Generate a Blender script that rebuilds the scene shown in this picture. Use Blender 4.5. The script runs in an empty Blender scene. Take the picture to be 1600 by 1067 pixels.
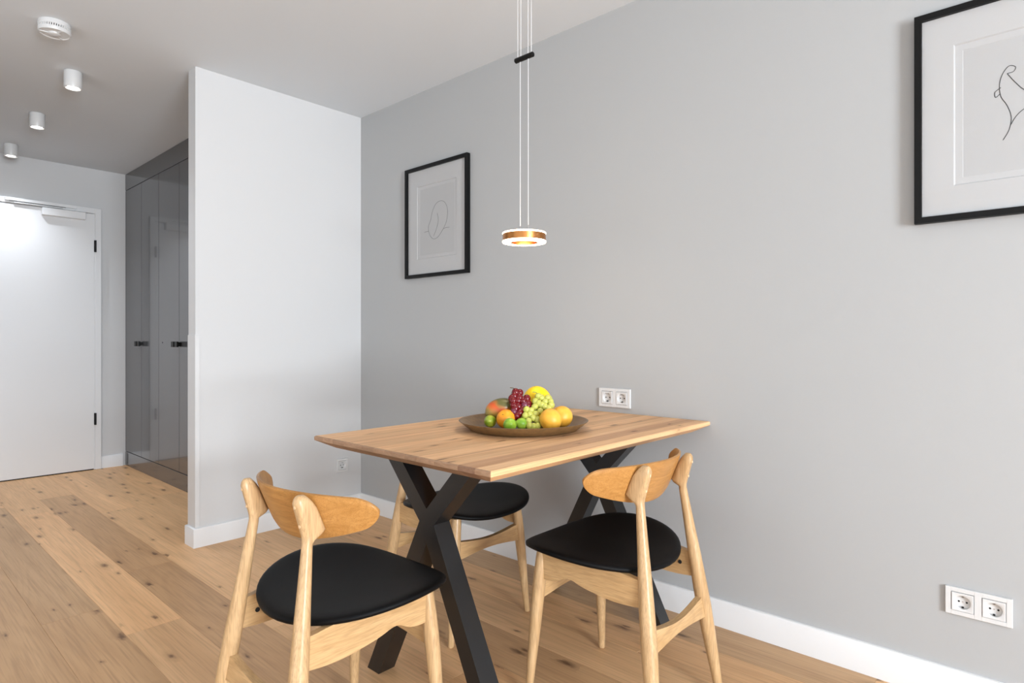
import bpy, bmesh, math, random
from mathutils import Vector, Matrix
PI = math.pi
R = math.radians
sc = bpy.context.scene
COL = sc.collection

# ------------------------------------------------------------------ camera, world, light, exposure
cam_d = bpy.data.cameras.new('camera'); cam = bpy.data.objects.new('camera', cam_d); COL.objects.link(cam)
cam.location = (3.3501, -2.2341, 1.0814)
cam.rotation_euler = (R(90), 0, R(42.3796))
cam_d.sensor_width = 36; cam_d.lens = 36 * 952.556 / 1600
cam_d.shift_y = -3.28 / 1600
cam_d.clip_start = .02
sc.camera = cam
sc.view_settings.view_transform = 'Standard'; sc.view_settings.look = 'None'
sc.view_settings.exposure = -0.13; sc.view_settings.gamma = 1; sc.view_settings.use_curve_mapping = False

world = bpy.data.worlds.new('sky'); sc.world = world; world.use_nodes = True
bg = world.node_tree.nodes['Background']; bg.inputs[0].default_value = (.93, .96, 1, 1); bg.inputs[1].default_value = 1.0

def area(name, loc, rot, sx, sy, power, col=(1, 1, 1)):
    d = bpy.data.lights.new(name, 'AREA'); d.shape = 'RECTANGLE'; d.size = sx; d.size_y = sy; d.energy = power; d.color = col
    o = bpy.data.objects.new(name, d); COL.objects.link(o); o.location = loc; o.rotation_euler = rot
    return o
WINX = 7.4
LC = (.868, .943, 1.02)
area('daylight_window', (WINX + .3, -2.55, 1.30), (0, R(90), 0), 2.0, 1.5, 370, LC)                  # window in the wall behind the camera
area('window_ceiling_fill', (WINX + .5, -2.55, .30), (0, R(125), 0), 1.0, 1.7, 235, LC)              # added fill tilted up at the ceiling, in place of ground bounce
area('side_fill', (2.9, -4.95, 1.25), (R(90), 0, 0), 4.2, 2.2, 22, LC)                        # added soft fill through an unseen opening on the camera's left
area('side_ceiling_fill', (2.9, -5.15, .45), (R(128), 0, 0), 4.2, 1.2, 36, LC)                   # second added fill on that side, aimed up to brighten the ceiling

# ------------------------------------------------------------------ materials
def newmat(name):
    m = bpy.data.materials.new(name); m.use_nodes = True; nt = m.node_tree
    return m, nt, nt.nodes['Principled BSDF']
def plain(name, col, rough=.5, metal=0, spec=.5, bump=0, bscale=200, var=0, coat=0):
    m, nt, b = newmat(name)
    b.inputs['Base Color'].default_value = (*col, 1); b.inputs['Roughness'].default_value = rough
    b.inputs['Metallic'].default_value = metal; b.inputs['Specular IOR Level'].default_value = spec
    b.inputs['Coat Weight'].default_value = coat
    tc = nt.nodes.new('ShaderNodeTexCoord')
    if bump or var:
        n = nt.nodes.new('ShaderNodeTexNoise'); n.inputs['Scale'].default_value = bscale; n.inputs['Detail'].default_value = 3
        nt.links.new(tc.outputs['Object'], n.inputs['Vector'])
        if bump:
            bp = nt.nodes.new('ShaderNodeBump'); bp.inputs['Strength'].default_value = bump; bp.inputs['Distance'].default_value = .002
            nt.links.new(n.outputs['Fac'], bp.inputs['Height']); nt.links.new(bp.outputs['Normal'], b.inputs['Normal'])
        if var:
            mx = nt.nodes.new('ShaderNodeMix'); mx.data_type = 'RGBA'
            mx.inputs[6].default_value = (*[c * (1 - var) for c in col], 1); mx.inputs[7].default_value = (*[min(1, c * (1 + var)) for c in col], 1)
            nt.links.new(n.outputs['Fac'], mx.inputs[0]); nt.links.new(mx.outputs[2], b.inputs['Base Color'])
    return m
def emit(name, col, s):
    m, nt, b = newmat(name)
    b.inputs['Base Color'].default_value = (*col, 1); b.inputs['Emission Color'].default_value = (*col, 1); b.inputs['Emission Strength'].default_value = s
    return m

def wood(name, light, dark, axis, across=16, along=1.3, contrast=1.0, rough=.45, knots=0.0, knot_col=(.09, .04, .015),
         tone=False, fibre=.35, bump=.15, streak=0.0, streak_col=(.3, .14, .08), dist=1.6, ringw=.22, kscale=(9, 3.6), vdim='3D'):
    m, nt, b = newmat(name); N = nt.nodes; L = nt.links
    tc = N.new('ShaderNodeTexCoord'); oi = N.new('ShaderNodeObjectInfo')
    off = N.new('ShaderNodeVectorMath'); off.operation = 'MULTIPLY_ADD'
    cmb = N.new('ShaderNodeCombineXYZ')
    for i in range(3): L.new(oi.outputs['Random'], cmb.inputs[i])
    L.new(cmb.outputs[0], off.inputs[0]); off.inputs[1].default_value = (37, 53, 71); L.new(tc.outputs['Object'], off.inputs[2])
    def mapped(ac, al):
        mp = N.new('ShaderNodeMapping'); s = [ac] * 3; s[axis] = al; mp.inputs['Scale'].default_value = s
        L.new(off.outputs[0], mp.inputs['Vector']); return mp
    def noise(mp, scale, det, dist=0, rg=.5):
        n = N.new('ShaderNodeTexNoise'); n.inputs['Scale'].default_value = scale; n.inputs['Detail'].default_value = det
        n.inputs['Distortion'].default_value = dist; n.inputs['Roughness'].default_value = rg
        L.new(mp.outputs[0], n.inputs['Vector']); return n
    def ramp(src, a, bb, ca=(0, 0, 0, 1), cb=(1, 1, 1, 1)):
        r = N.new('ShaderNodeValToRGB'); r.color_ramp.elements[0].position = a; r.color_ramp.elements[1].position = bb
        r.color_ramp.elements[0].color = ca; r.color_ramp.elements[1].color = cb; L.new(src, r.inputs[0]); return r
    def mix(f, a, bb, typ='MIX'):
        x = N.new('ShaderNodeMix'); x.data_type = 'RGBA'; x.blend_type = typ
        if isinstance(f, float): x.inputs[0].default_value = f
        else: L.new(f, x.inputs[0])
        for s, i in ((a, 6), (bb, 7)):
            if isinstance(s, tuple): x.inputs[i].default_value = (*s, 1)
            else: L.new(s, x.inputs[i])
        return x.outputs[2]
    g1 = noise(mapped(across, along), 1, 6, dist, .55)
    r1 = ramp(g1.outputs['Fac'], .5 - .22 / contrast, .5 + .22 / contrast)
    c = mix(r1.outputs[0], light, dark)
    # contour rings of the grain
    rings = N.new('ShaderNodeMath'); rings.operation = 'SINE'
    g0 = noise(mapped(across * .35, along * .45), 1, 1, min(dist, .6))
    mu = N.new('ShaderNodeMath'); mu.operation = 'MULTIPLY'; mu.inputs[1].default_value = 85; L.new(g0.outputs['Fac'], mu.inputs[0]); L.new(mu.outputs[0], rings.inputs[0])
    rr = ramp(rings.outputs[0], .2, 1.0, (0, 0, 0, 1), (ringw, ringw, ringw, 1))
    c = mix(rr.outputs[0], c, tuple(v * .72 for v in dark))
    # fine pores
    g2 = noise(mapped(across * 14, along * 5), 1, 3)
    r2 = ramp(g2.outputs['Fac'], .46, .70, (0, 0, 0, 1), (fibre, fibre, fibre, 1))
    c = mix(r2.outputs[0], c, tuple(v * .62 for v in dark))
    if streak:
        g3 = noise(mapped(across * .8, along * .5), 1, 4, .8)
        r3 = ramp(g3.outputs['Fac'], .56, .72, (0, 0, 0, 1), (streak, streak, streak, 1))
        c = mix(r3.outputs[0], c, streak_col)
    if knots:
        v = N.new('ShaderNodeTexVoronoi'); v.voronoi_dimensions = vdim; v.inputs['Scale'].default_value = 1; v.inputs['Randomness'].default_value = 1
        mp = mapped(*kscale)
        dn = noise(mapped(60, 25), 1, 2)
        wv = N.new('ShaderNodeVectorMath'); wv.operation = 'MULTIPLY_ADD'; wv.inputs[1].default_value = (.35, .35, .35)
        L.new(dn.outputs['Color'], wv.inputs[0]); L.new(mp.outputs[0], wv.inputs[2]); L.new(wv.outputs[0], v.inputs['Vector'])
        cl = N.new('ShaderNodeSeparateColor'); L.new(v.outputs['Color'], cl.inputs[0])
        th = ramp(cl.outputs[0], 1 - knots, 1 - knots + .03)
        sz = N.new('ShaderNodeMath'); sz.operation = 'MULTIPLY_ADD'; sz.inputs[1].default_value = 1.25; sz.inputs[2].default_value = .45; L.new(cl.outputs[1], sz.inputs[0])
        dv = N.new('ShaderNodeMath'); dv.operation = 'DIVIDE'; L.new(v.outputs['Distance'], dv.inputs[0]); L.new(sz.outputs[0], dv.inputs[1])
        halo = ramp(dv.outputs[0], .06, .42, (.6, .6, .6, 1), (0, 0, 0, 1))
        core = ramp(dv.outputs[0], .04, .17, (1, 1, 1, 1), (0, 0, 0, 1))
        for rmp, colr in ((halo, tuple(x * .7 for x in dark)), (core, knot_col)):
            mm = N.new('ShaderNodeMath'); mm.operation = 'MULTIPLY'; L.new(rmp.outputs[0], mm.inputs[0]); L.new(th.outputs[0], mm.inputs[1])
            c = mix(mm.outputs[0], c, colr)
    if tone:
        c = mix(1.0, c, oi.outputs['Color'], 'MULTIPLY')
    L.new(c, b.inputs['Base Color'])
    b.inputs['Roughness'].default_value = rough; b.inputs['Specular IOR Level'].default_value = .4
    if bump:
        bp = N.new('ShaderNodeBump'); bp.inputs['Strength'].default_value = bump; bp.inputs['Distance'].default_value = .0008
        L.new(g2.outputs['Fac'], bp.inputs['Height']); L.new(bp.outputs['Normal'], b.inputs['Normal'])
    return m

M = dict(
    wall=plain('wall_paint_grey', (.415, .419, .419), .9, bump=.08, bscale=350),
    ceil=plain('ceiling_paint', (.695, .73, .76), .95, bump=.05, bscale=300),
    part=plain('partition_paint', (.62, .62, .62), .85, bump=.05, bscale=300),
    hall=plain('hall_paint', (.62, .62, .62), .9, bump=.06, bscale=350),
    white=plain('white_lacquer', (.78, .78, .78), .35, bump=.02, bscale=90),
    doorw=plain('door_white', (.74, .74, .74), .38, bump=.02, bscale=90),
    plastic=plain('white_plastic', (.66, .66, .655), .3, bump=.01, bscale=60),
    black=plain('black_powder_coat', (.0062, .0066, .0074), .32, bump=.2, bscale=900, spec=.6),
    blackm=plain('black_metal', (.003, .003, .003), .4, spec=.25, bump=.1, bscale=400),
    hole=plain('socket_hole_dark', (.004, .004, .004), .8, bump=.05),
    steel=plain('brushed_steel', (.55, .55, .55), .3, metal=1, bump=.1, bscale=400),
    frame=plain('frame_black_wood', (.004, .004, .004), .5, spec=.2, bump=.15, bscale=300),
    mat=plain('mat_board', (.48, .48, .48), .8, bump=.1, bscale=700),
    paper=plain('print_paper', (.445, .445, .445), .75, bump=.1, bscale=700),
    inkp=plain('pencil_line', (.16, .16, .16), .8, bump=.1),
    ink=plain('ink_line', (.03, .03, .03), .7, bump=.1),
    ward=plain('wardrobe_gloss_grey', (.085, .085, .088), .17, bump=.015, bscale=30, coat=.3),
    wardin=plain('wardrobe_gap_dark', (.01, .01, .01), .6, bump=.05),
    leather=plain('black_leather', (.0035, .0035, .0038), .46, bump=.3, bscale=900, spec=.12),
    copper=plain('copper_brushed', (.52, .22, .07), .28, metal=1, bump=.1, bscale=300),
    wire=plain('wire_light', (.75, .75, .75), .35, bump=.05),
    glow=emit('pendant_glow', (1, .80, .55), 9),
    spotglow=emit('spot_glow', (1, .97, .93), 12),
    floor=wood('oak_floor', (.83, .505, .258), (.61, .345, .16), 0, across=11, along=.9, contrast=.8, rough=.45, knots=.17, knot_col=(.20, .095, .04), tone=True, fibre=.4, bump=.1, dist=.5, ringw=.12, kscale=(19, 6.5), vdim='2D'),
    table=wood('oak_tabletop', (.90, .56, .30), (.72, .41, .20), 1, across=20, along=1.1, contrast=1.3, rough=.5, knots=.19, knot_col=(.20, .10, .045), dist=.6, kscale=(22, 7), vdim='2D', tone=True, fibre=.35, streak=.7, streak_col=(.42, .21, .11)),
    endgrain=wood('oak_end_grain', (.44, .27, .165), (.30, .17, .095), 0, across=60, along=14, rough=.6, fibre=.3, tone=True),
    leg=wood('beech_legs', (.62, .41, .22), (.47, .29, .135), 2, across=30, along=3, rough=.33, fibre=.6),
    rail=wood('beech_rails', (.62, .40, .20), (.47, .28, .12), 0, across=26, along=4, rough=.38, fibre=.45),
    cross=wood('beech_stretchers', (.62, .40, .20), (.47, .28, .12), 1, across=26, along=4, rough=.38, fibre=.45),
    back=wood('oak_veneer_back', (.53, .27, .082), (.40, .18, .045), 1, across=45, along=2, rough=.33, fibre=.5),
    plug=plain('wood_plug', (.75, .52, .30), .35, bump=.1),
)

# ------------------------------------------------------------------ geometry helpers
def obj(name, bm, mat, parent=None, smooth=True, angle=35):
    me = bpy.data.meshes.new(name)
    bmesh.ops.recalc_face_normals(bm, faces=bm.faces)
    bm.to_mesh(me); bm.free()
    me.materials.append(mat)
    if smooth:
        for p in me.polygons: p.use_smooth = True
        me.set_sharp_from_angle(angle=R(angle))
    o = bpy.data.objects.new(name, me); COL.objects.link(o)
    if parent is not None: o.parent = parent
    return o
def thing(name, label, cat, loc=(0, 0, 0), rz=0, group=None):
    o = bpy.data.objects.new(name, None); COL.objects.link(o); o.location = loc; o.rotation_euler = (0, 0, rz); o.empty_display_size = .1
    return tag(o, label, cat, group)
def tag(o, label, cat, group=None):
    o['label'] = label; o['category'] = cat
    if group: o['group'] = group
    return o
def struct(o): o['kind'] = 'structure'; return o
def add_box(bm, x0, x1, y0, y1, z0, z1, bev=0, seg=1):
    r = bmesh.ops.create_cube(bm, size=1)
    vs = r['verts']
    bmesh.ops.scale(bm, vec=(x1 - x0, y1 - y0, z1 - z0), verts=vs)
    bmesh.ops.translate(bm, vec=((x0 + x1) / 2, (y0 + y1) / 2, (z0 + z1) / 2), verts=vs)
    if bev:
        es = list({e for v in vs for e in v.link_edges})
        bmesh.ops.bevel(bm, geom=es, offset=bev, segments=seg, affect='EDGES', profile=.5)
    return vs
def box(name, mat, parent, *a, bev=0, seg=1):
    bm = bmesh.new(); add_box(bm, *a, bev=bev, seg=seg); return obj(name, bm, mat, parent)
def loft(bm, rings, cap=True):
    vr = [[bm.verts.new(c) for c in r] for r in rings]
    for a, b in zip(vr, vr[1:]):
        n = len(a)
        for i in range(n): bm.faces.new((a[i], a[(i + 1) % n], b[(i + 1) % n], b[i]))
    if cap: bm.faces.new(vr[0][::-1]); bm.faces.new(vr[-1])
    return vr
def ring(c, rx, ry, u, v, n=20, p=2.0):
    out = []
    for i in range(n):
        a = 2 * PI * i / n; ca, sa = math.cos(a), math.sin(a)
        x = math.copysign(abs(ca) ** (2 / p), ca) * rx; y = math.copysign(abs(sa) ** (2 / p), sa) * ry
        out.append(Vector(c) + Vector(u) * x + Vector(v) * y)
    return out
def lathe(bm, prof, loc=(0, 0, 0), n=40, closed=False):
    rings = []
    for r, z in prof:
        if r < 1e-6: rings.append([bm.verts.new((loc[0], loc[1], loc[2] + z))])
        else: rings.append([bm.verts.new((loc[0] + r * math.cos(2 * PI * i / n), loc[1] + r * math.sin(2 * PI * i / n), loc[2] + z)) for i in range(n)])
    prs = list(zip(rings, rings[1:]))
    if closed: prs.append((rings[-1], rings[0]))
    for a, b in prs:
        if len(a) == 1 and len(b) == 1: continue
        for i in range(n):
            j = (i + 1) % n
            if len(a) == 1: bm.faces.new((a[0], b[i], b[j]))
            elif len(b) == 1: bm.faces.new((a[i], a[j], b[0]))
            else: bm.faces.new((a[i], a[j], b[j], b[i]))
def tube(bm, pts, r, n=8, rads=None):
    pts = [Vector(p) for p in pts]; rings = []
    up = None
    for i, p in enumerate(pts):
        t = (pts[min(i + 1, len(pts) - 1)] - pts[max(i - 1, 0)]).normalized()
        if up is None: up = Vector((0, 0, 1)) if abs(t.z) < .9 else Vector((1, 0, 0))
        u = t.cross(up).normalized(); v = u.cross(t).normalized(); up = v
        rr = rads[i] if rads else r
        rings.append(ring(p, rr, rr, u, v, n))
    loft(bm, rings)
def prism(bm, poly, fn):
    """poly: list of 2D points, fn(pt, side) -> 3D ; extrudes between side 0 and 1"""
    a = [bm.verts.new(fn(q, 0)) for q in poly]; b = [bm.verts.new(fn(q, 1)) for q in poly]
    n = len(poly)
    bm.faces.new(a[::-1]); bm.faces.new(b)
    for i in range(n): bm.faces.new((a[i], a[(i + 1) % n], b[(i + 1) % n], b[i]))
def bevel_all(bm, off, seg=2, ang=30):
    es = [e for e in bm.edges if len(e.link_faces) == 2 and e.calc_face_angle(0) > R(ang)]
    bmesh.ops.bevel(bm, geom=es, offset=off, segments=seg, affect='EDGES', profile=.5, clamp_overlap=True)
def smoothpts(pts, k=6):
    """Catmull-Rom through 2D/3D points"""
    P = [Vector(p) for p in pts]; P = [2 * P[0] - P[1]] + P + [2 * P[-1] - P[-2]]; out = []
    for i in range(1, len(P) - 2):
        for j in range(k):
            t = j / k; a, b, c, d = P[i - 1], P[i], P[i + 1], P[i + 2]
            out.append(.5 * ((2 * b) + (c - a) * t + (2 * a - 5 * b + 4 * c - d) * t * t + (3 * b - a - 3 * c + d) * t ** 3))
    out.append(P[-2]); return out

# ------------------------------------------------------------------ room shell
CZ = 2.5
fl = struct(box('floor', M['wardin'], None, -2.85, WINX + .2, -4.95, .2, -.16, -.0145))
random.seed(11)
GP = .192
TONES = {-1.539 - GP: None}
rowset = {}
k0 = -1.155
# rows from the right wall (y = 0) to beyond the camera; joints measured for the rows in view
rows = []
y = k0 + 6 * GP + .003
joints = {  # lower edge of the row -> (list of joints, list of tones)
    -1.155: ([-2.65, -1.1, 1.15, 3.3, 5.4], [1.08, 1.04, .98, .92, .9]),
    -1.347: ([-2.65, -1.775, .12, 2.3, 4.5], [1.1, .76, .72, .80, .9]),
    -1.539: ([-2.65, -1.38, .805, 2.95, 5.1], [1.06, 1.10, .95, .95, .9]),
    -1.731: ([-2.65, -1.70, .48, 2.6, 4.8], [1.04, .78, .79, .88, .92]),
    -1.923: ([-2.65, -.9, 1.25, 3.4, 5.3], [.95, .80, .80, .9, .9]),
    -.963: ([-2.65, -.25, 1.9, 4.1], [1.05, 1.0, .93, .95]),
    -.771: ([-2.65, -1.3, .72, 2.85, 5.0], [1.05, 1.0, .82, .92, .95]),
    -.579: ([-2.65, -.4, 1.35, 3.5], [1.0, .80, .95, .9]),
    -.387: ([-2.65, -1.2, .42, 2.25, 4.4], [1.0, .9, .96, .88, .93]),
    -.195: ([-2.65, .8, 2.9, 5.1], [.98, .72, .92, .9]),
    -.003: ([-2.65, .3, 2.4, 4.5], [.95, .9, .85, .9]),
}
for i in range(-1, 20):
    yb = -1.155 - (i - 5) * GP
    key = round(yb, 3)
    if key > .01: continue
    js, ts = joints.get(key, ([-2.65] + [(-2.2 + random.random() * 2.0 + 2.15 * q) for q in range(4)], [random.uniform(.8, 1.05) for _ in range(6)]))
    ya, yt = yb, yb + GP
    if ya >= -.0001: continue
    yt = min(yt, -.001)
    if ya < -4.7: ya = max(ya, -4.74)
    if yt - ya < .02: continue
    ed = js + [WINX]
    for a, b, t in zip(ed, ed[1:], ts):
        if b <= a: continue
        bm = bmesh.new(); add_box(bm, a + .0002, b - .0002, ya + .0002, yt - .0002, -.014, 0, bev=.0007)
        o = obj('plank', bm, M['floor'], fl, smooth=False)
        w = random.uniform(-.02, .02)
        o.color = (t + w, t, t - w, 1)

def wall(name, mat, *a):
    return struct(box(name, mat, None, *a))
wall('wall_right', M['wall'], -2.85, WINX + .2, 0, .2, -.16, CZ)
wall('wall_left', M['part'], -.094, 0, -1.003, 0, -.0145, CZ)
wall('wall_back', M['hall'], -2.85, -2.65, -4.95, 0, -.16, CZ)
wall('wall_hall', M['hall'], -2.65, -.45, -2.35, -2.15, -.0145, CZ)
wall('wall_kitchen', M['hall'], -.65, -.45, -4.75, -2.35, -.0145, CZ)
struct(box('ceiling', M['ceil'], None, -2.85, WINX + .2, -4.95, .2, CZ, CZ + .15))
# wall with the big window (behind the camera) and wall with an opening added for the side fill
def holed(name, mat, axis, p0, p1, lo, hi, h0, h1, z0, z1):
    bm = bmesh.new()
    def bb(a, b, c, d):
        if axis == 'x': add_box(bm, p0, p1, a, b, c, d)
        else: add_box(bm, a, b, p0, p1, c, d)
    bb(lo, h0, -.16, CZ); bb(h1, hi, -.16, CZ)
    if z0 > 0: bb(h0, h1, -.16, z0)
    bb(h0, h1, z1, CZ)
    return struct(obj(name, bm, mat, None))
holed('wall_front', M['wall'], 'x', WINX, WINX + .2, -4.95, 0, -3.4, -1.7, .25, 2.35)
holed('wall_side', M['hall'], 'y', -4.95, -4.75, -2.65, WINX, .8, 5.0, 0, 2.35)
def window(name, axis, pos, a0, a1, z0, z1, nm):
    bm = bmesh.new()
    def bb(a, b, c, d, o=0):
        if axis == 'x': add_box(bm, pos - .03, pos + .03, a, b, c, d, bev=.004)
        else: add_box(bm, a, b, pos - .03, pos + .03, c, d, bev=.004)
    t = .06
    bb(a0, a1, z0, z0 + t); bb(a0, a1, z1 - t, z1); bb(a0, a0 + t, z0 + t, z1 - t); bb(a1 - t, a1, z0 + t, z1 - t)
    for k in range(1, nm): m = a0 + (a1 - a0) * k / nm; bb(m - t / 2, m + t / 2, z0 + t, z1 - t)
    return struct(obj(name, bm, M['white'], None))
window('window_1', 'x', WINX + .1, -3.4, -1.7, .25, 2.35, 1)
window('fill_window', 'y', -4.85, .8, 5.0, 0.0, 2.35, 3)  # frame of the unseen opening added for the side fill

# baseboards (10 cm high, 1.4 cm thick, top edge eased)
def baseboard(name, fn, a, b):
    prof = [(0, 0), (.014, 0), (.014, .095), (.0125, .0985), (.009, .1), (0, .1)]
    bm = bmesh.new(); prism(bm, prof, lambda q, s: fn(q, (a, b)[s]))
    return struct(obj(name, bm, M['white'], None, angle=50))
baseboard('baseboard_right', lambda q, s: (s, -q[0], q[1]), .0142, WINX)
# partition base: runs round the free end
bm = bmesh.new()
pr = [(.014, 0), (.014, .095), (.0125, .0985), (.009, .1), (0, .1), (0, 0)]
path = [((0, 0), (1, 0)), ((0, -1.003), (1, -1)), ((-.094, -1.003), (-1, -1)), ((-.094, -.62), (-1, 0))]
rr = []
for (px, py), (nx, ny) in path:
    rr.append([Vector((px + nx * q[0], py + ny * q[0], q[1])) for q in pr])
loft(bm, rr)
struct(obj('baseboard_left', bm, M['white'], None, angle=50))
baseboard('baseboard_back', lambda q, s: (-2.65 + q[0], s, q[1]), -.783, -.6205)
baseboard('baseboard_hall', lambda q, s: (s, -2.15 + q[0], q[1]), -2.6, -.45)

# ------------------------------------------------------------------ entrance door in the hall
XD = -2.65
D1 = struct(box('door_1', M['doorw'], None, XD + .002, XD + .022, -1.80, -.833, .008, 2.122, bev=.0015))
bm = bmesh.new()
add_box(bm, XD + .001, XD + .030, -.827, -.783, 0.001, 2.17, bev=.002)
add_box(bm, XD + .001, XD + .030, -1.85, -1.806, 0.001, 2.17, bev=.002)
add_box(bm, XD + .001, XD + .030, -1.806, -.827, 2.126, 2.17, bev=.002)
add_box(bm, XD + .001, XD + .016, -.8335, -.826, 0.001, 2.126)
f = obj('door_frame', bm, M['doorw'], D1)
for z in (.372, 1.806):
    bm = bmesh.new()
    bmesh.ops.create_cone(bm, cap_ends=True, segments=16, radius1=.0085, radius2=.0085, depth=.098, matrix=Matrix.Translation((XD + .031, -.826, z + .049)))
    add_box(bm, XD + .022, XD + .032, -.834, -.818, z + .004, z + .094, bev=.001)
    obj('hinge', bm, M['blackm'], D1)['label'] = 'black barrel hinge'
b_ = box('door_closer', M['white'], D1, XD + .022, XD + .072, -1.188, -.900, 2.060, 2.118, bev=.003)
r_ = box('closer_rail', M['white'], D1, XD + .030, XD + .050, -1.411, -.957, 2.142, 2.166, bev=.002)
box('rail_slot', M['hole'], r_, XD + .034, XD + .046, -1.385, -1.03, 2.1405, 2.1425)
bm = bmesh.new(); add_box(bm, XD + .034, XD + .052, -1.36, -1.05, 2.127, 2.134, bev=.001); obj('closer_arm', bm, M['plastic'], b_)
box('bottom_seal', M['blackm'], D1, XD + .004, XD + .020, -1.80, -.835, .0005, .0078)
# lever handle on the far (left) side of the leaf
bm = bmesh.new(); tube(bm, [(XD + .02, -1.73, 1.05), (XD + .062, -1.73, 1.05), (XD + .066, -1.725, 1.05), (XD + .066, -1.60, 1.05)], .009, 12)
bmesh.ops.create_cone(bm, cap_ends=True, segments=24, radius1=.026, radius2=.026, depth=.008, matrix=Matrix.Translation((XD + .026, -1.73, 1.05)) @ Matrix.Rotation(PI / 2, 4, 'Y'))
obj('door_handle', bm, M['blackm'], D1)

# ------------------------------------------------------------------ fitted wardrobe
W = thing('fitted_wardrobe', 'tall glossy dark grey fitted wardrobe with black handles in the hallway', 'wardrobe', (-1.37, -.3, 0))
def wbox(name, mat, *a, bev=0.0, parent=None):
    bm = bmesh.new(); add_box(bm, *a, bev=bev)
    bmesh.ops.translate(bm, vec=(1.37, .3, 0), verts=bm.verts)
    return obj(name, bm, mat, parent or W)
YW = -.6
wbox('carcass', M['wardin'], -2.648, -.096, YW + .020, -.002, .001, 2.498)
wbox('plinth', M['ward'], -2.648, -.096, YW - .001, YW + .018, .001, .119, bev=.001)
wbox('top_panel', M['ward'], -2.648, -.096, YW - .001, YW + .018, 2.361, 2.498, bev=.001)
wbox('filler_strip', M['ward'], -2.648, -2.632, YW, YW + .018, .122, 2.358, bev=.001)
ds = [-2.629, -2.228, -1.824, -1.398, -.98, -.55, -.098]
for i, (a, b) in enumerate(zip(ds, ds[1:])):
    d = wbox('wardrobe_door', M['ward'], a + .0022, b - .0022, YW, YW + .018, .123, 2.357, bev=.0012)
    left = (i % 2 == 0)
    cx = (b - .035) if left else (a + .035)
    bm = bmesh.new()
    add_box(bm, cx - .024, cx + .024, YW - .036, YW - .024, 1.026, 1.066, bev=.001)
    add_box(bm, cx - .012, cx + .012, YW - .025, YW + .001, 1.032, 1.060)
    bmesh.ops.translate(bm, vec=(1.37, .3, 0), verts=bm.verts)
    obj('handle', bm, M['blackm'], d)['label'] = 'small square black pull handle'
    if i == 2:
        bm = bmesh.new()
        bmesh.ops.create_cone(bm, cap_ends=True, segments=12, radius1=.005, radius2=.005, depth=.003, matrix=Matrix.Translation((-1.74 + 1.37, YW + .3, 1.057)) @ Matrix.Rotation(PI / 2, 4, 'X'))
        obj('keyhole', bm, M['hole'], d)

GUARD, nt, b = newmat('clear_trim'); b.inputs['Base Color'].default_value = (.85, .85, .85, 1); b.inputs['Roughness'].default_value = .15
tr = nt.nodes.new('ShaderNodeBsdfTransparent'); mx = nt.nodes.new('ShaderNodeMixShader'); mx.inputs[0].default_value = .72
nt.links.new(tr.outputs[0], mx.inputs[1]); nt.links.new(b.outputs[0], mx.inputs[2]); nt.links.new(mx.outputs[0], nt.nodes['Material Output'].inputs[0])
# ------------------------------------------------------------------ corner guard on the free end of the partition
bm = bmesh.new()
prism(bm, [(.0008, -.984), (.0024, -.984), (.0024, -1.0056), (-.0966, -1.0056), (-.0966, -.99), (-.0949, -.99), (-.0949, -1.0038), (.0008, -1.0038)], lambda q, s: (q[0], q[1], (.101, 1.105)[s]))
tag(obj('corner_guard', bm, GUARD, None, angle=20),
    'clear whitish edge guard on the lower half of the partition end', 'corner guard')

# ------------------------------------------------------------------ ceiling: smoke alarm and spotlights
S = thing('smoke_alarm', 'round white smoke alarm with vent slots on the ceiling', 'smoke alarm', (-.016, -1.596, CZ))
bm = bmesh.new(); lathe(bm, [(0, 0), (.060, 0), (.0615, -.004), (.0615, -.018), (.060, -.020), (0, -.020)], n=56); obj('base', bm, M['plastic'], S)
bm = bmesh.new(); lathe(bm, [(.055, -.0195), (.055, -.031)], n=56); obj('vent_gap', bm, M['hole'], S)
bm = bmesh.new()
for i in range(44):
    a = 2 * PI * i / 44; c, s = math.cos(a), math.sin(a)
    vs = add_box(bm, .056, .0605, -.0025, .0025, -.032, -.0195)
    bmesh.ops.rotate(bm, verts=vs, cent=(0, 0, 0), matrix=Matrix.Rotation(a, 3, 'Z'))
obj('vent_grille', bm, M['plastic'], S)
bm = bmesh.new(); lathe(bm, [(0, -.0305), (.0615, -.0305), (.0618, -.040), (.0590, -.046), (.0560, -.0465), (.0535, -.043), (0, -.043)], n=56); obj('cover', bm, M['plastic'], S)
bm = bmesh.new(); lathe(bm, [(0, -.052), (.019, -.0515), (.0225, -.049), (.024, -.043), (0, -.043)], n=36); obj('test_button', bm, M['plastic'], S)
for k in (20, 140, 260):
    bm = bmesh.new(); add_box(bm, .021, .056, -.0035, .0035, -.0475, -.0425, bev=.001)
    bmesh.ops.rotate(bm, verts=bm.verts, cent=(0, 0, 0), matrix=Matrix.Rotation(R(k), 3, 'Z')); obj('rib', bm, M['plastic'], S)

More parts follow.
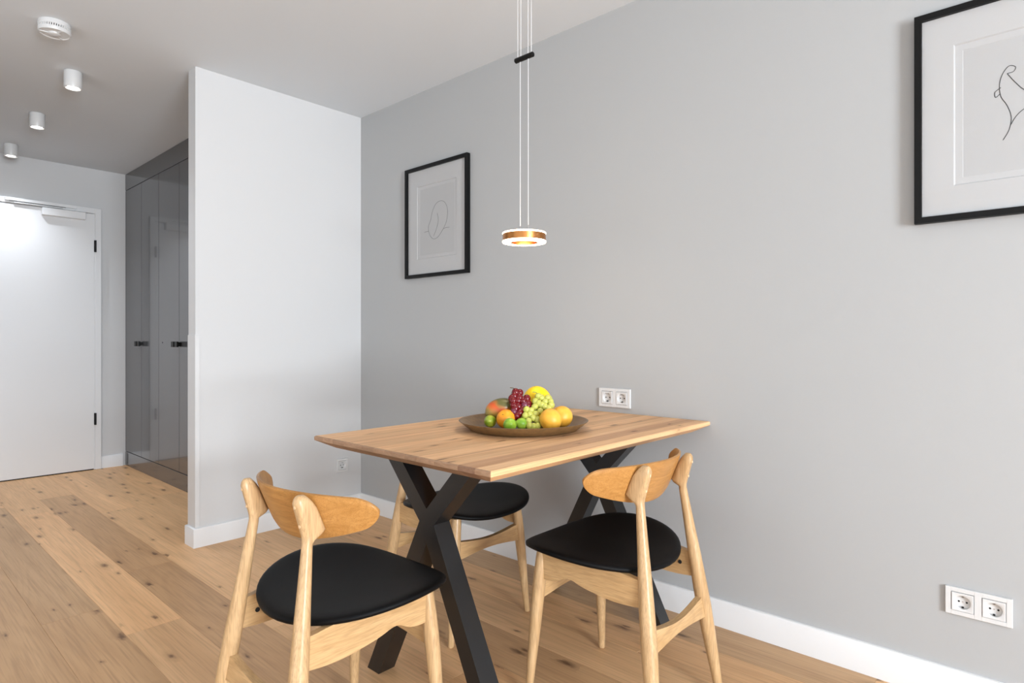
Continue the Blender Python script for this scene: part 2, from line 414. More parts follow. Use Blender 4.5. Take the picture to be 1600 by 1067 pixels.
def spot(x, label, first=[None]):
    loc = (x, -1.415, CZ)
    if first[0] is None:
        o = thing('ceiling_spotlight', label, 'spotlight', loc, group='surface-mounted hallway spotlights')
        bm = bmesh.new(); lathe(bm, [(0, -.001), (.040, -.001), (.041, -.003), (.041, -.086), (.0402, -.088), (.034, -.088), (.031, -.082), (0, -.082)], n=44); obj('housing', bm, M['plastic'], o)
        bm = bmesh.new(); lathe(bm, [(0, -.0835), (.026, -.0835), (.0265, -.0825), (0, -.0825)], n=32); obj('lamp_disc', bm, M['spotglow'], o)['label'] = 'glowing round lamp face'
        first[0] = o
    else:
        s = first[0]; o = s.copy(); COL.objects.link(o); o.location = loc; o['label'] = label
        for ch in s.children:
            c = ch.copy(); COL.objects.link(c); c.parent = o
    d = bpy.data.lights.new('spot_beam', 'SPOT'); d.energy = 44; d.spot_size = R(118); d.spot_blend = 1.0; d.shadow_soft_size = .02; d.color = (.90, .96, 1.05)
    l = bpy.data.objects.new('spot_beam', d); COL.objects.link(l); l.location = (x, -1.415, CZ - .09)
spot(-.55, 'white cylinder spotlight on the hallway ceiling, nearest the smoke alarm')
spot(-1.44, 'white cylinder spotlight on the hallway ceiling, middle of the row')
spot(-2.33, 'white cylinder spotlight on the hallway ceiling, nearest the door wall')

# ------------------------------------------------------------------ pictures
def picture(x0, x1, z0, z1, label, strokes, ink, wd):
    cx, cz = (x0 + x1) / 2, (z0 + z1) / 2
    P = thing('framed_picture', label, 'picture', (cx, 0, z0)); w, h = (x1 - x0) / 2, z1 - z0
    fw, dp = .0185, .026
    bm = bmesh.new()
    def rail(p):   # mitred rail: p = four outer/inner corners
        prism(bm, p, lambda q, s: (q[0], (-.002, -dp)[s], q[1]))
    o = [(-w, 0), (w, 0), (w, h), (-w, h)]; i = [(-w + fw, fw), (w - fw, fw), (w - fw, h - fw), (-w + fw, h - fw)]
    for k in range(4):
        j = (k + 1) % 4
        rb = bmesh.new(); prism(rb, [o[k], o[j], i[j], i[k]], lambda q, s: (q[0], (-.002, -dp)[s], q[1])); bevel_all(rb, .0008, 1)
        obj('frame_rail', rb, M['frame'], P, smooth=False)
    bm.free()
    # mat board with a bevelled window
    mw, mh = .167, .209; mc = .5 * h - .003
    bm = bmesh.new()
    lv = [((w - .004), .004, h - .004, -.0125), (mw, mc - mh, mc + mh, -.0125), (mw - .0035, mc - mh + .0035, mc + mh - .0035, -.0085), (mw - .0215, mc - mh + .0215, mc + mh - .0215, -.0085), (mw - .0225, mc - mh + .0225, mc + mh - .0225, -.0078)]
    rg = [[bm.verts.new((sx * a, yy, (b if sz < 0 else c))) for sx, sz in ((-1, -1), (1, -1), (1, 1), (-1, 1))] for a, b, c, yy in lv]
    for a, b in zip(rg, rg[1:]):
        for k in range(4): bm.faces.new((a[k], a[(k + 1) % 4], b[(k + 1) % 4], b[k]))
    obj('mat_board', bm, M['mat'], P, smooth=False)
    pr = box('print_sheet', M['paper'], P, -mw + .004, mw - .004, -.0079, -.0040, mc - mh + .004, mc + mh - .004)
    box('backing_board', M['mat'], P, -w + .004, w - .004, -.0035, -.0015, .004, h - .004)
    for st in strokes:
        pts = smoothpts([(q[0] - cx, -.0086, q[1] - z0) for q in st], 8)
        bm = bmesh.new()
        tube(bm, pts, wd, 6); bmesh.ops.scale(bm, vec=(1, .3, 1), space=Matrix.Translation((0, .0082, 0)), verts=bm.verts)
        obj('drawn_line', bm, ink, pr)
    # glazing
    g = box('glass', GLASS, P, -w + fw - .002, w - fw + .002, -.0165, -.0150, fw - .002, h - fw + .002)
    return P
GLASS = bpy.data.materials.new('picture_glass'); GLASS.use_nodes = True
nt = GLASS.node_tree; nt.nodes.remove(nt.nodes['Principled BSDF'])
tr = nt.nodes.new('ShaderNodeBsdfTransparent'); gl = nt.nodes.new('ShaderNodeBsdfGlossy'); gl.inputs['Roughness'].default_value = .03
lw = nt.nodes.new('ShaderNodeLayerWeight'); pw = nt.nodes.new('ShaderNodeMath'); pw.operation = 'POWER'; pw.inputs[1].default_value = 5; nt.links.new(lw.outputs['Facing'], pw.inputs[0]); fr = nt.nodes.new('ShaderNodeMath'); fr.operation = 'MULTIPLY_ADD'; fr.inputs[1].default_value = .9; fr.inputs[2].default_value = .02; nt.links.new(pw.outputs[0], fr.inputs[0]); mx = nt.nodes.new('ShaderNodeMixShader')
nt.links.new(fr.outputs[0], mx.inputs[0]); nt.links.new(tr.outputs[0], mx.inputs[1]); nt.links.new(gl.outputs[0], mx.inputs[2]); nt.links.new(mx.outputs[0], nt.nodes['Material Output'].inputs[0])
# plain generic line drawings (not the original artworks)
picture(.486, 1.014, 1.434, 2.066, 'black-framed faint line drawing between the wall corner and the hanging lamp', [
    [(.70, 1.755), (.715, 1.80), (.745, 1.838), (.781, 1.848), (.815, 1.838), (.838, 1.805), (.841, 1.765), (.828, 1.72), (.795, 1.68), (.760, 1.650), (.722, 1.645), (.690, 1.672), (.680, 1.715), (.70, 1.755)],
    [(.725, 1.66), (.75, 1.70), (.765, 1.745), (.755, 1.785)],
    [(.644, 1.689), (.66, 1.692), (.681, 1.691)], [(.806, 1.690), (.83, 1.695), (.857, 1.693)],
], M['inkp'], .0013)
picture(3.0015, 3.5295, 1.434, 2.066, 'black-framed bold line drawing at the far right, cut off by the photo edge', [
    [(3.213, 1.649), (3.226, 1.675), (3.231, 1.71), (3.222, 1.745), (3.208, 1.775), (3.205, 1.81), (3.212, 1.838), (3.226, 1.856), (3.240, 1.850), (3.236, 1.838), (3.222, 1.836)],
    [(3.208, 1.80), (3.195, 1.790), (3.196, 1.775), (3.206, 1.782)],
    [(3.222, 1.836), (3.240, 1.806), (3.262, 1.778), (3.30, 1.76), (3.35, 1.755), (3.39, 1.775)],
    [(3.229, 1.687), (3.243, 1.712), (3.262, 1.728), (3.29, 1.735)],
], M['ink'], .0011)

# ------------------------------------------------------------------ power sockets
def socket(n, loc, rz, label):
    """n gangs; built facing -Y around its own centre"""
    P = thing('power_socket' if n == 1 else 'double_power_socket', label, 'socket', loc, rz)
    w = .041 + (n - 1) * .0375; h = .0405
    bm = bmesh.new()
    x0 = -w; cells = [(-(n - 1) * .0365 + k * .073) for k in range(n)]
    # frame as bars round the openings
    s = .0275; t0, t1 = -.0095, -.0005
    xs = [-w] + [v for c in cells for v in (c - s, c + s)] + [w]
    for k in range(0, len(xs), 2): add_box(bm, xs[k], xs[k + 1], t0, t1, -h, h, bev=.0012)
    for c in cells:
        add_box(bm, c - s - .001, c + s + .001, t0, t1, s, h, bev=.0012); add_box(bm, c - s - .001, c + s + .001, t0, t1, -h, -s, bev=.0012)
    obj('cover_frame', bm, M['plastic'], P)
    for c in cells:
        # insert plate with a round recess
        bm = bmesh.new(); q = .0264; r = .0195; N = 32; yf = -.0110
        def sq(i):
            a = 2 * PI * i / N; x, z = math.cos(a), math.sin(a); m = max(abs(x), abs(z)); return x / m * q, z / m * q
        layers = [[(sq(i)[0], -.001, sq(i)[1]) for i in range(N)], [(sq(i)[0], yf + .0008, sq(i)[1]) for i in range(N)], [(sq(i)[0] * .97, yf, sq(i)[1] * .97) for i in range(N)]]
        for rad, yy in ((r + .0012, yf), (r, yf + .0008), (r - .0012, -.0018), (.001, -.0018)):
            layers.append([(rad * math.cos(2 * PI * i / N), yy, rad * math.sin(2 * PI * i / N)) for i in range(N)])
        vr = [[bm.verts.new((x + c, y, z)) for x, y, z in l] for l in layers]
        for a, b in zip(vr, vr[1:]):
            for i in range(N): bm.faces.new((a[i], a[(i + 1) % N], b[(i + 1) % N], b[i]))
        bm.faces.new(vr[-1])
        ins = obj('socket_insert', bm, M['plastic'], P, angle=40)
        for dx in (-.0095, .0095):
            bm = bmesh.new(); bmesh.ops.create_cone(bm, cap_ends=True, segments=14, radius1=.0027, radius2=.0027, depth=.0006, matrix=Matrix.Translation((c + dx, -.0021, 0)) @ Matrix.Rotation(PI / 2, 4, 'X')); obj('pin_hole', bm, M['hole'], ins)
        bm = bmesh.new(); bmesh.ops.create_cone(bm, cap_ends=True, segments=12, radius1=.0018, radius2=.0018, depth=.0006, matrix=Matrix.Translation((c, -.0021, 0)) @ Matrix.Rotation(PI / 2, 4, 'X')); obj('screw', bm, M['steel'], ins)
        for sz in (-1, 1):
            bm = bmesh.new(); add_box(bm, c - .0028, c + .0028, -.0085, -.0016, sz * .0150 - .0016, sz * .0150 + .0016, bev=.0006); obj('earth_clip', bm, M['hole'] if sz < 0 else M['steel'], ins)
    return P
socket(2, (1.9125, 0, .8305), 0, 'white double wall socket just above the table')
socket(2, (3.156, 0, .3045), 0, 'white double wall socket low on the right wall above the baseboard')
socket(1, (0, -.139, .298), R(90), 'single white wall socket low on the partition, left of the corner')

# ------------------------------------------------------------------ pendant lamp
PX, PY = 1.918, -.6
L = thing('pendant_lamp', 'small copper ring pendant lamp with glowing rims hanging over the table', 'lamp', (PX, PY, 1.425))
bm = bmesh.new(); lathe(bm, [(.0500, .0067), (.0768, .0067), (.0768, .0305), (.0445, .0305), (.0445, .0005), (.0498, .0005)], n=64, closed=True); obj('copper_band', bm, M['copper'], L)
bm = bmesh.new(); lathe(bm, [(.0505, 0), (.0765, 0), (.0780, .002), (.0775, .0065), (.0500, .0065), (.0500, .001)], n=64, closed=True); obj('lower_diffuser', bm, M['glow'], L)['label'] = 'glowing lower rim'
bm = bmesh.new(); lathe(bm, [(.0445, .0307), (.0775, .0307), (.0780, .034), (.0765, .036), (.0462, .036), (.0445, .034)], n=64, closed=True); obj('upper_diffuser', bm, M['glow'], L)['label'] = 'glowing upper rim'
box('crossbar', M['copper'], L, -.046, .046, -.004, .004, .030, .0365, bev=.001)
for dx in (-.019, .019):
    bm = bmesh.new(); lathe(bm, [(0, .0365), (.0026, .0365), (.0026, .060), (.0012, .062), (0, .062)], loc=(dx, 0, 0), n=12); obj('wire_clamp', bm, M['steel'], L)
    bm = bmesh.new(); tube(bm, [(dx, 0, .054), (dx, 0, .652)], .0010, 8); obj('suspension_wire', bm, M['wire'], L)
bm = bmesh.new()
ln = [(-.043, .002), (-.042, .0075), (-.040, .0092), (.040, .0092), (.042, .0075), (.043, .002)]
loft(bm, [ring((x, 0, .660), r, r, (0, 1, 0), (0, 0, 1), 20) for x, r in ln]); obj('height_slider', bm, M['blackm'], L)
for dx in (-.031, -.016, .018, .033):
    bm = bmesh.new(); tube(bm, [(dx, 0, .664), (dx, 0, 1.060)], .0010, 8); obj('suspension_wire', bm, M['wire'], L)
bm = bmesh.new(); lathe(bm, [(0, 1.055), (.055, 1.055), (.058, 1.058), (.058, 1.074), (0, 1.074)], n=40); obj('canopy', bm, M['blackm'], L)
d = bpy.data.lights.new('pendant_light', 'POINT'); d.energy = 2.0; d.shadow_soft_size = .05; d.color = (1, .82, .6)
o = bpy.data.objects.new('pendant_light', d); COL.objects.link(o); o.location = (PX, PY, 1.40)

# ------------------------------------------------------------------ dining table
TX0, TX1, TY0, TY1, TZ = 1.533, 2.338, -1.2, -.0015, .7675
T = thing('dining_table', 'oak plank dining table on black crossed metal legs against the wall', 'table', ((TX0 + TX1) / 2, -.6, 0))
def tabletop_solid():
    bm = bmesh.new(); b = .05
    ox, oy = (TX0 + TX1) / 2, -.6
    lv = [(0.004, 0.0), (0.0, -.003), (0.0, -.014), (b, -.040)]
    rs = []
    for ins, dz in lv:
        q = [(TX0 + ins, TY0 + ins), (TX1 - ins, TY0 + ins), (TX1 - ins, TY1 - (ins if ins > .01 else 0)), (TX0 + ins, TY1 - (ins if ins > .01 else 0))]
        rs.append([Vector((x - ox, y + .6, TZ + dz)) for x, y in q])
    loft(bm, rs); return bm
cuts = [TX0 - .01, 1.586, 1.643, 1.708, 1.801, 1.865, 1.914, 2.007, 2.061, 2.131, 2.222, 2.284, TX1 + .01]
tones = [1.0, 1.06, .93, 1.03, .90, 1.05, .97, .90, 1.04, .95, .74, 1.03, 1.02]
for k, (a, b) in enumerate(zip(cuts, cuts[1:])):
    bm = tabletop_solid(); ox = (TX0 + TX1) / 2
    for x, nrm in ((a + .00012, -1), (b - .00012, 1)):
        g = bm.verts[:] + bm.edges[:] + bm.faces[:]
        res = bmesh.ops.bisect_plane(bm, geom=g, plane_co=(x - ox, 0, 0), plane_no=(nrm, 0, 0), clear_outer=True)
        ee = [e for e in res['geom_cut'] if isinstance(e, bmesh.types.BMEdge)]
        if ee: bmesh.ops.holes_fill(bm, edges=ee)
    o = obj('stave', bm, M['table'], T, smooth=False)
    o.data.materials.append(M['endgrain'])
    for f in o.data.polygons:
        if f.normal.y < -.5 or (f.normal.z < -.3 and f.normal.y < -.3): f.material_index = 1
    t = tones[k]; o.color = (t, t * (.93 if t < .9 else 1), t * (.95 if t < .9 else 1), 1)
# crossed legs: outline of the X in the XZ plane
def cross_frame(yf, yb):
    C = 1.944; zc = .540; zt = .7272
    su, sl, hwu, hwl = .93, .50, .036, .031
    xu = (zt - zc) * su; xl = zc * sl
    # intersection heights of the inner edges
    vt = zc + hwu / su          # inner top V
    vb = zc - hwl / sl          # inner bottom V
    zs = (hwu - hwl) / (su + sl)      # outer edges meet: (z-zc)*su+hwu == -(z-zc)*sl+hwl
    side = hwu - (zs) * su
    side = max(side, .030)
    pts = [(-xl - hwl, 0), (-xl + hwl, 0), (0, vb), (xl - hwl, 0), (xl + hwl, 0), (side, zc - zs), (xu + hwu, zt), (xu - hwu, zt), (0, vt), (-xu + hwu, zt), (-xu - hwu, zt), (-side, zc - zs)]
    ox = (TX0 + TX1) / 2
    bm = bmesh.new(); prism(bm, pts, lambda q, s: (q[0] + C - ox, (yf, yb)[s] + .6, q[1] + .0003)); bevel_all(bm, .0022, 2)
    return obj('crossed_leg', bm, M['black'], T, smooth=True, angle=25)
cross_frame(-1.07, -1.008); cross_frame(-.192, -.13)
for yc in (-1.039, -.161):
    ox = (TX0 + TX1) / 2
    box('mounting_plate', M['black'], T, -.30, .30, yc + .6 - .035, yc + .6 + .035, .7215, .7273, bev=.001)

# ------------------------------------------------------------------ chair
CURV = lambda y: 1.73 * y * y
def back_x(y, z): return -.168 + CURV(y) - .42 * (z - .705)
def make_chair(label, loc, rz):
    c = thing('dining_chair', label, 'chair', loc, rz, group='oak dining chairs with black seats round the table')
    # --- seat shell
    s = (.0704, .2163, -.0377, .0015, .2485, -.0296, .0079, .458, -.0033, -.0174, .0036)
    def rim(ph):
        xc, a1, a2, a3, b1, b2, b3, z0, z1, z2, z3 = s
        return Vector((xc + a1 * math.cos(ph) + a2 * math.cos(2 * ph) + a3 * math.cos(3 * ph), b1 * math.sin(ph) + b2 * math.sin(2 * ph) + b3 * math.sin(3 * ph), z0 + z1 * math.cos(ph) + z2 * math.cos(2 * ph) + z3 * math.cos(3 * ph)))
    N = 64; bm = bmesh.new(); cen = Vector((.045, 0, .447))
    def lay(t, dz, grow=0):
        out = []
        for i in range(N):
            ph = 2 * PI * i / N; r = rim(ph); p = cen.lerp(r, t)
            p.z = cen.z + (r.z - cen.z) * t ** 2.2 + dz
            d = Vector((r.x - cen.x, r.y - cen.y, 0)).normalized(); p += d * grow
            out.append(p)
        return out
    top = [(.12, .0020, 0), (.3, .0030, 0), (.5, .0045, 0), (.7, .0065, 0), (.85, .0080, 0), (.93, .0078, 0), (.975, .0058, 0), (1, .0020, .0010), (1, -.0030, .0018), (1, -.0078, .0005)]
    bot = [(.975, -.0105, 0), (.85, -.0110, 0), (.5, -.0140, 0), (.12, -.0150, 0)]
    vr = [[bm.verts.new(p) for p in lay(*l)] for l in top + bot]
    for a, b in zip(vr, vr[1:]):
        for i in range(N): bm.faces.new((a[i], a[(i + 1) % N], b[(i + 1) % N], b[i]))
    bm.faces.new(vr[0][::-1]); bm.faces.new(vr[-1])
    obj('seat', bm, M['leather'], c, angle=80)
    # --- backrest: bent plywood
    bm = bmesh.new(); NU, NV, TH = 48, 10, .0055
    HW = .249
    def outline(u):      # u -1..1 along the width -> y, zlow, zhigh
        y = HW * u
        e = 1 if abs(u) < .84 else math.sqrt(max(0, 1 - ((abs(u) - .84) / .16) ** 2))
        mid_hi = .737 - .009 * u * u; mid_lo = .612 + .058 * abs(u) ** 1.9
        cz = .699
        return y, cz + (mid_lo - cz) * e, cz + (mid_hi - cz) * e
    rings = []
    us = [math.sin(-PI / 2 + PI * i / NU) for i in range(NU + 1)]; us[0] = -.9995; us[-1] = .9995
    for u in us:
        y, zl, zh = outline(u)
        m = (1 + CURV(0) + (2 * 1.73 * y) ** 2 + .42 ** 2) ** .5
        nrm = Vector((1, -2 * 1.73 * y, .42)) / m
        fr_, bk = [], []
        for j in range(NV + 1):
            z = zl + (zh - zl) * j / NV; p = Vector((back_x(y, z), y, z))
            ed = 1 - abs(2 * j / NV - 1) ** 8 * .45
            fr_.append(p + nrm * TH * ed); bk.append(p - nrm * TH * ed)
        rings.append(fr_ + bk[::-1])
    loft(bm, rings); obj('backrest', bm, M['back'], c, angle=40)
    # --- legs
    for k in (1, -1):
        k_lab = None
        # front leg
        A = Vector((.179, k * .198, .0006)); B = Vector((.161, k * .157, .425)); ax = (B - A)
        bm = bmesh.new(); rg = []
        for t, r in ((0, .0095), (.006, .0110), (.2, .0135), (.45, .0175), (.62, .0195), (.76, .0203), (.88, .0188), (1.0, .0165), (1.035, .0150)):
            rg.append(ring(A + ax * t, r, r, (1, 0, 0), (0, 1, 0), 20))
        loft(bm, rg); obj('leg', bm, M['leg'], c, angle=60)
        # rear leg rising into the paddle behind the backrest
        A = Vector((-.249, k * .195, .0006)); B = Vector((-.161, k * .125, .641)); ax = B - A
        bm = bmesh.new(); rg = []
        for t, r in ((0, .0112), (.005, .0125), (.08, .0142), (.19, .0175), (.31, .0208), (.43, .0224), (.54, .0215), (.68, .0190), (.82, .0155), (.93, .0130), (.975, .0122)):
            rg.append(ring(A + ax * t, r, r, (1, 0, 0), (0, 1, 0), 24))
        # paddle: front face lies on the back of the plywood
        yk = .126
        for z, rear, hw, p in ((.634, -.1740, .0125, 2.2), (.643, -.1745, .0132, 2.6), (.652, -.1765, .0140, 3.0), (.68, -.184, .0150, 3.0), (.705, -.191, .0148, 3.0), (.720, -.1950, .0140, 2.6), (.729, -.1935, .0118, 2.4), (.7345, -.1905, .0088, 2.2), (.7372, -.1875, .0045, 2.0)):
            front = back_x(yk, z) - TH * 1.02
            if z < .64: front = -.1490
            elif z < .65: front = (front - .1490) / 2 + .004
            if z > .70: front -= (z - .70) ** 2 * 9
            y0 = k * (yk + (.641 - min(z, .641)) * .1)
            cx_, rx_ = (front + rear) / 2, (front - rear) / 2
            if rx_ < .003: rx_ = .003
            # shear the ring so that it follows the curved plywood
            rr_ = ring((cx_, y0, z), rx_, hw, (1, 0, 0), (0, 1, 0), 24, p)
            rr_ = [Vector((q.x + (CURV(q.y) - CURV(yk)) * (1 if q.x > cx_ else .3), q.y, q.z)) for q in rr_]
            rg.append(rr_)
        loft(bm, rg); lg = obj('leg', bm, M['leg'], c, angle=50)
        for z in (.668, .712):
            bm = bmesh.new(); bmesh.ops.create_cone(bm, cap_ends=True, segments=12, radius1=.0038, radius2=.0032, depth=.003,
                matrix=Matrix.Translation((-.1805 - (z - .668) * .27, k * .126, z)) @ Matrix.Rotation(PI / 2, 4, 'Y')); obj('screw_plug', bm, M['plug'], lg)
        # --- side rail
        up = smoothpts([(-.193, .434), (-.16, .436), (-.12, .441), (-.06, .440), (.0, .440), (.06, .440), (.163, .436)], 4)
        lo = smoothpts([(.163, .358), (.14, .3565), (.118, .357), (.092, .363), (.065, .3765), (.042, .378), (0, .367), (-.08, .3565), (-.14, .357), (-.193, .363)], 4)
        poly = [(q[0], q[1]) for q in up] + [(q[0], q[1]) for q in lo]
        bm = bmesh.new()
        def sr(q, s_):
            t = (q[0] + .193) / .356; yy = .151 + .008 * t; return (q[0], k * (yy + (-.009, .009)[s_]), q[1])
        prism(bm, poly, sr); bevel_all(bm, .0025, 2, 50); obj('side_rail', bm, M['rail'], c, angle=40)
        # fixing block with screw hole on the inside of the rail
        bm = bmesh.new(); bmesh.ops.create_cone(bm, cap_ends=True, segments=12, radius1=.006, radius2=.006, depth=.002, matrix=Matrix.Translation((-.145, k * .1420, .395)) @ Matrix.Rotation(PI / 2, 4, 'X'))
        obj('bolt_hole', bm, M['hole'], c)
    # --- stretchers
    def stretcher(name, x, hw, zt, zb, sag, rise, th, lean):
        n = 20; bm = bmesh.new(); up = []; lo = []
        for i in range(n + 1):
            u = -1 + 2 * i / n; e = math.cos(u * PI / 2) ** 1.3 if abs(u) < 1 else 0
            up.append((hw * u, zt - sag * e)); lo.append((hw * u, zb + rise * e))
        prism(bm, up + lo[::-1], lambda q, s_: (x + (q[1] - zb) * lean + (-th, th)[s_], q[0], q[1])); bevel_all(bm, .003, 2, 50)
        obj(name, bm, M['cross'], c, angle=40)
    stretcher('rear_stretcher', -.214, .163, .307, .246, .020, .011, .0095, .13)
    stretcher('front_stretcher', .166, .168, .357, .292, .017, .013, .0095, -.04)
    return c
ch = make_chair('oak chair with black seat at the near end of the table, back to the viewer', (1.968, -1.378, 0), R(91.08))
def copy_tree(o, parent=None):
    q = o.copy(); COL.objects.link(q)
    if parent is not None: q.parent = parent
    for k in o.children: copy_tree(k, q)
    return q
for lab, loc, rz in (('oak chair with black seat behind the table, half hidden by its black leg', (1.574, -.594, 0), -1.5),
                     ('oak chair with black seat at the right side of the table, facing the table', (2.320, -.637, 0), 180.26)):
    q = copy_tree(ch); q.location = loc; q.rotation_euler = (0, 0, R(rz)); q['label'] = lab

# ------------------------------------------------------------------ fruit plate
PC = (1.945, -.635); PZ = TZ + .0004
bm = bmesh.new(); lathe(bm, [(0, .0), (.165, 0), (.188, .004), (.222, .0305), (.2255, .0335), (.2235, .0345), (.216, .0315), (.184, .0095), (.165, .0065), (0, .006)], loc=(0, 0, 0), n=72)
pl = obj('fruit_plate', bm, plain('bronze_wood', (.185, .105, .040), .38, bump=.15, bscale=60, var=.5), None, angle=60)
pl.location = (PC[0], PC[1], PZ)
tag(pl, 'large round shallow dark brown plate holding fruit on the table', 'plate')

def fruitmat(name, c1, c2, rough=.35, scale=6, bump=.1, bscale=250, c3=None, grad=None, sss=0):
    m, nt, b = newmat(name); N = nt.nodes; Lk = nt.links
    tc = N.new('ShaderNodeTexCoord'); n = N.new('ShaderNodeTexNoise'); n.inputs['Scale'].default_value = scale / .1; n.inputs['Detail'].default_value = 4
    Lk.new(tc.outputs['Object'], n.inputs['Vector']); r = N.new('ShaderNodeValToRGB'); r.color_ramp.elements[0].position = .35; r.color_ramp.elements[1].position = .65
    r.color_ramp.elements[0].color = (*c1, 1); r.color_ramp.elements[1].color = (*c2, 1)
    if c3: e = r.color_ramp.elements.new(.5); e.color = (*c3, 1)
    if grad is not None:   # colour patches running along one axis of the fruit itself
        sp = N.new('ShaderNodeSeparateXYZ'); Lk.new(tc.outputs['Object'], sp.inputs[0])
        ma = N.new('ShaderNodeMath'); ma.operation = 'MULTIPLY_ADD'; ma.inputs[1].default_value = grad[1]; ma.inputs[2].default_value = grad[2]
        Lk.new(sp.outputs[grad[0]], ma.inputs[0]); ad = N.new('ShaderNodeMath'); ad.operation = 'MULTIPLY_ADD'; ad.inputs[1].default_value = .45
        Lk.new(n.outputs['Fac'], ad.inputs[0]); Lk.new(ma.outputs[0], ad.inputs[2]); Lk.new(ad.outputs[0], r.inputs[0])
    else: Lk.new(n.outputs['Fac'], r.inputs[0])
    Lk.new(r.outputs[0], b.inputs['Base Color']); b.inputs['Roughness'].default_value = rough
    if sss: b.inputs['Subsurface Weight'].default_value = sss; b.inputs['Subsurface Radius'].default_value = (.01, .006, .003); b.inputs['Subsurface Scale'].default_value = .5
    n2 = N.new('ShaderNodeTexNoise'); n2.inputs['Scale'].default_value = bscale * 4; Lk.new(tc.outputs['Object'], n2.inputs['Vector'])
    bp = N.new('ShaderNodeBump'); bp.inputs['Strength'].default_value = bump; bp.inputs['Distance'].default_value = .0006; Lk.new(n2.outputs['Fac'], bp.inputs['Height']); Lk.new(bp.outputs['Normal'], b.inputs['Normal'])
    return m
FM = dict(
    orange=fruitmat('orange_peel', (.86, .29, .012), (.92, .38, .02), .4, 3, .5),
    yorange=fruitmat('pale_orange_peel', (.85, .40, .035), (.92, .50, .06), .4, 3, .5),
    lime=fruitmat('lime_peel', (.16, .38, .02), (.42, .60, .06), .3, 3, .35),
    lime2=fruitmat('lime_peel_yellow', (.12, .26, .015), (.55, .58, .05), .3, 3, .35),
    melon=fruitmat('melon_rind', (.93, .60, .004), (.97, .70, .008), .45, 4, .2),
    mango=fruitmat('mango_skin', (.22, .17, .045), (.12, .11, .03), .35, 2, .1),
    red=fruitmat('red_grape_skin', (.10, .0015, .004), (.20, .005, .010), .14, 6, .03, sss=.15),
    purple=fruitmat('purple_grape_skin', (.10, .012, .03), (.20, .04, .08), .25, 6, .05, sss=.15),
    green=fruitmat('green_grape_skin', (.43, .45, .07), (.60, .58, .14), .16, 6, .03, sss=.3),
    stalk=plain('stalk_brown', (.14, .10, .04), .7, bump=.3),
    stalkg=plain('stalk_green', (.25, .28, .08), .7, bump=.3),
    calyx=plain('calyx_green', (.12, .15, .03), .7, bump=.3),
)
def blob(name, mat, c, rx, ry, rz_, label, cat, rot=(0, 0, 0), fn=None, group=None, navel=True, seg=36):
    bm = bmesh.new(); bmesh.ops.create_uvsphere(bm, u_segments=seg, v_segments=seg // 2 + 4, radius=1)
    for v in bm.verts:
        p = v.co.copy(); k = fn(p) if fn else 1
        v.co = Vector((p.x * rx, p.y * ry, p.z * rz_)) * k
    o = obj(name, bm, mat, None, angle=180); o.location = c; o.rotation_euler = rot
    tag(o, label, cat, group); return o
def dimple(p): return 1 - .07 * math.exp(-((1 - p.z) / .05)) - .05 * math.exp(-((1 + p.z) / .05))
def calyx(o, r, rz_, mat=None):
    bm = bmesh.new(); bmesh.ops.create_cone(bm, cap_ends=True, segments=7, radius1=r, radius2=r * .5, depth=.0022, matrix=Matrix.Translation((0, 0, rz_)))
    obj('stem_scar', bm, mat or FM['calyx'], o)
B0 = PZ + .0062
o = blob('orange', FM['orange'], (1.916, -.693, B0 + .0325), .0335, .0335, .0325, 'orange between the limes and under the red grapes', 'orange', (R(50), R(20), 0), dimple); calyx(o, .003, .0302)
o = blob('orange', FM['yorange'], (2.062, -.629, B0 + .0365), .0385, .0385, .0365, 'front of the two large pale oranges at the right of the plate', 'orange', (R(-65), R(30), 0), dimple); calyx(o, .003, .034)
o = blob('orange', FM['yorange'], (2.041, -.540, B0 + .0370), .0375, .0375, .0370, 'rear of the two large pale oranges, behind the other at the right', 'orange', (R(60), R(50), 0), dimple); calyx(o, .003, .0344)
def limef(p): return 1 + .10 * max(0, abs(p.z) - .85) / .15
o = blob('lime', FM['lime2'], (1.859, -.713, B0 + .0215), .0212, .0212, .0240, 'dark yellow-green lime at the far left of the fruit', 'lime', (R(80), 0, R(20)), limef, 'limes at the front of the plate'); calyx(o, .0018, .0258)
o = blob('lime', FM['lime'], (1.972, -.734, B0 + .0225), .0225, .0225, .0270, 'bright green lime lying in front of the orange, nearest the plate rim', 'lime', (R(75), R(5), R(48)), limef, 'limes at the front of the plate'); calyx(o, .002, .029)
o = blob('lime', FM['lime'], (1.975, -.676, B0 + .0200), .0200, .0200, .0225, 'green lime tucked behind the front lime, beside the green grapes', 'lime', (R(80), 0, R(-30)), limef, 'limes at the front of the plate'); calyx(o, .0018, .024)
def ribs(p): a = math.atan2(p.y, p.x); return 1 + .010 * math.cos(14 * a) * (1 - p.z * p.z)
o = blob('melon', FM['melon'], (1.923, -.531, B0 + .0690), .0555, .0555, .0690, 'bright yellow melon standing behind the grapes', 'melon', (R(8), R(-6), 0), ribs, seg=84); calyx(o, .005, .0685, FM['stalkg'])
def mangof(p): return 1 + .10 * p.x * (1 if p.z > 0 else .4) - .05 * p.x * p.x
o = blob('mango', FM['mango'], (1.852, -.660, B0 + .0560), .0600, .0350, .0400, 'green and red mango leaning at the left behind the orange', 'mango', (0, R(-14), R(35)), mangof); 
nt = FM['mango'].node_tree; N = nt.nodes; rmp = [n for n in N if n.type == 'VALTORGB'][0]; tcn = [n for n in N if n.type == 'TEX_COORD'][0]; nz = [n for n in N if n.type == 'TEX_NOISE' and n.inputs['Scale'].default_value < 100][0]
el = rmp.color_ramp.elements; el[0].position = .22; el[1].position = .86
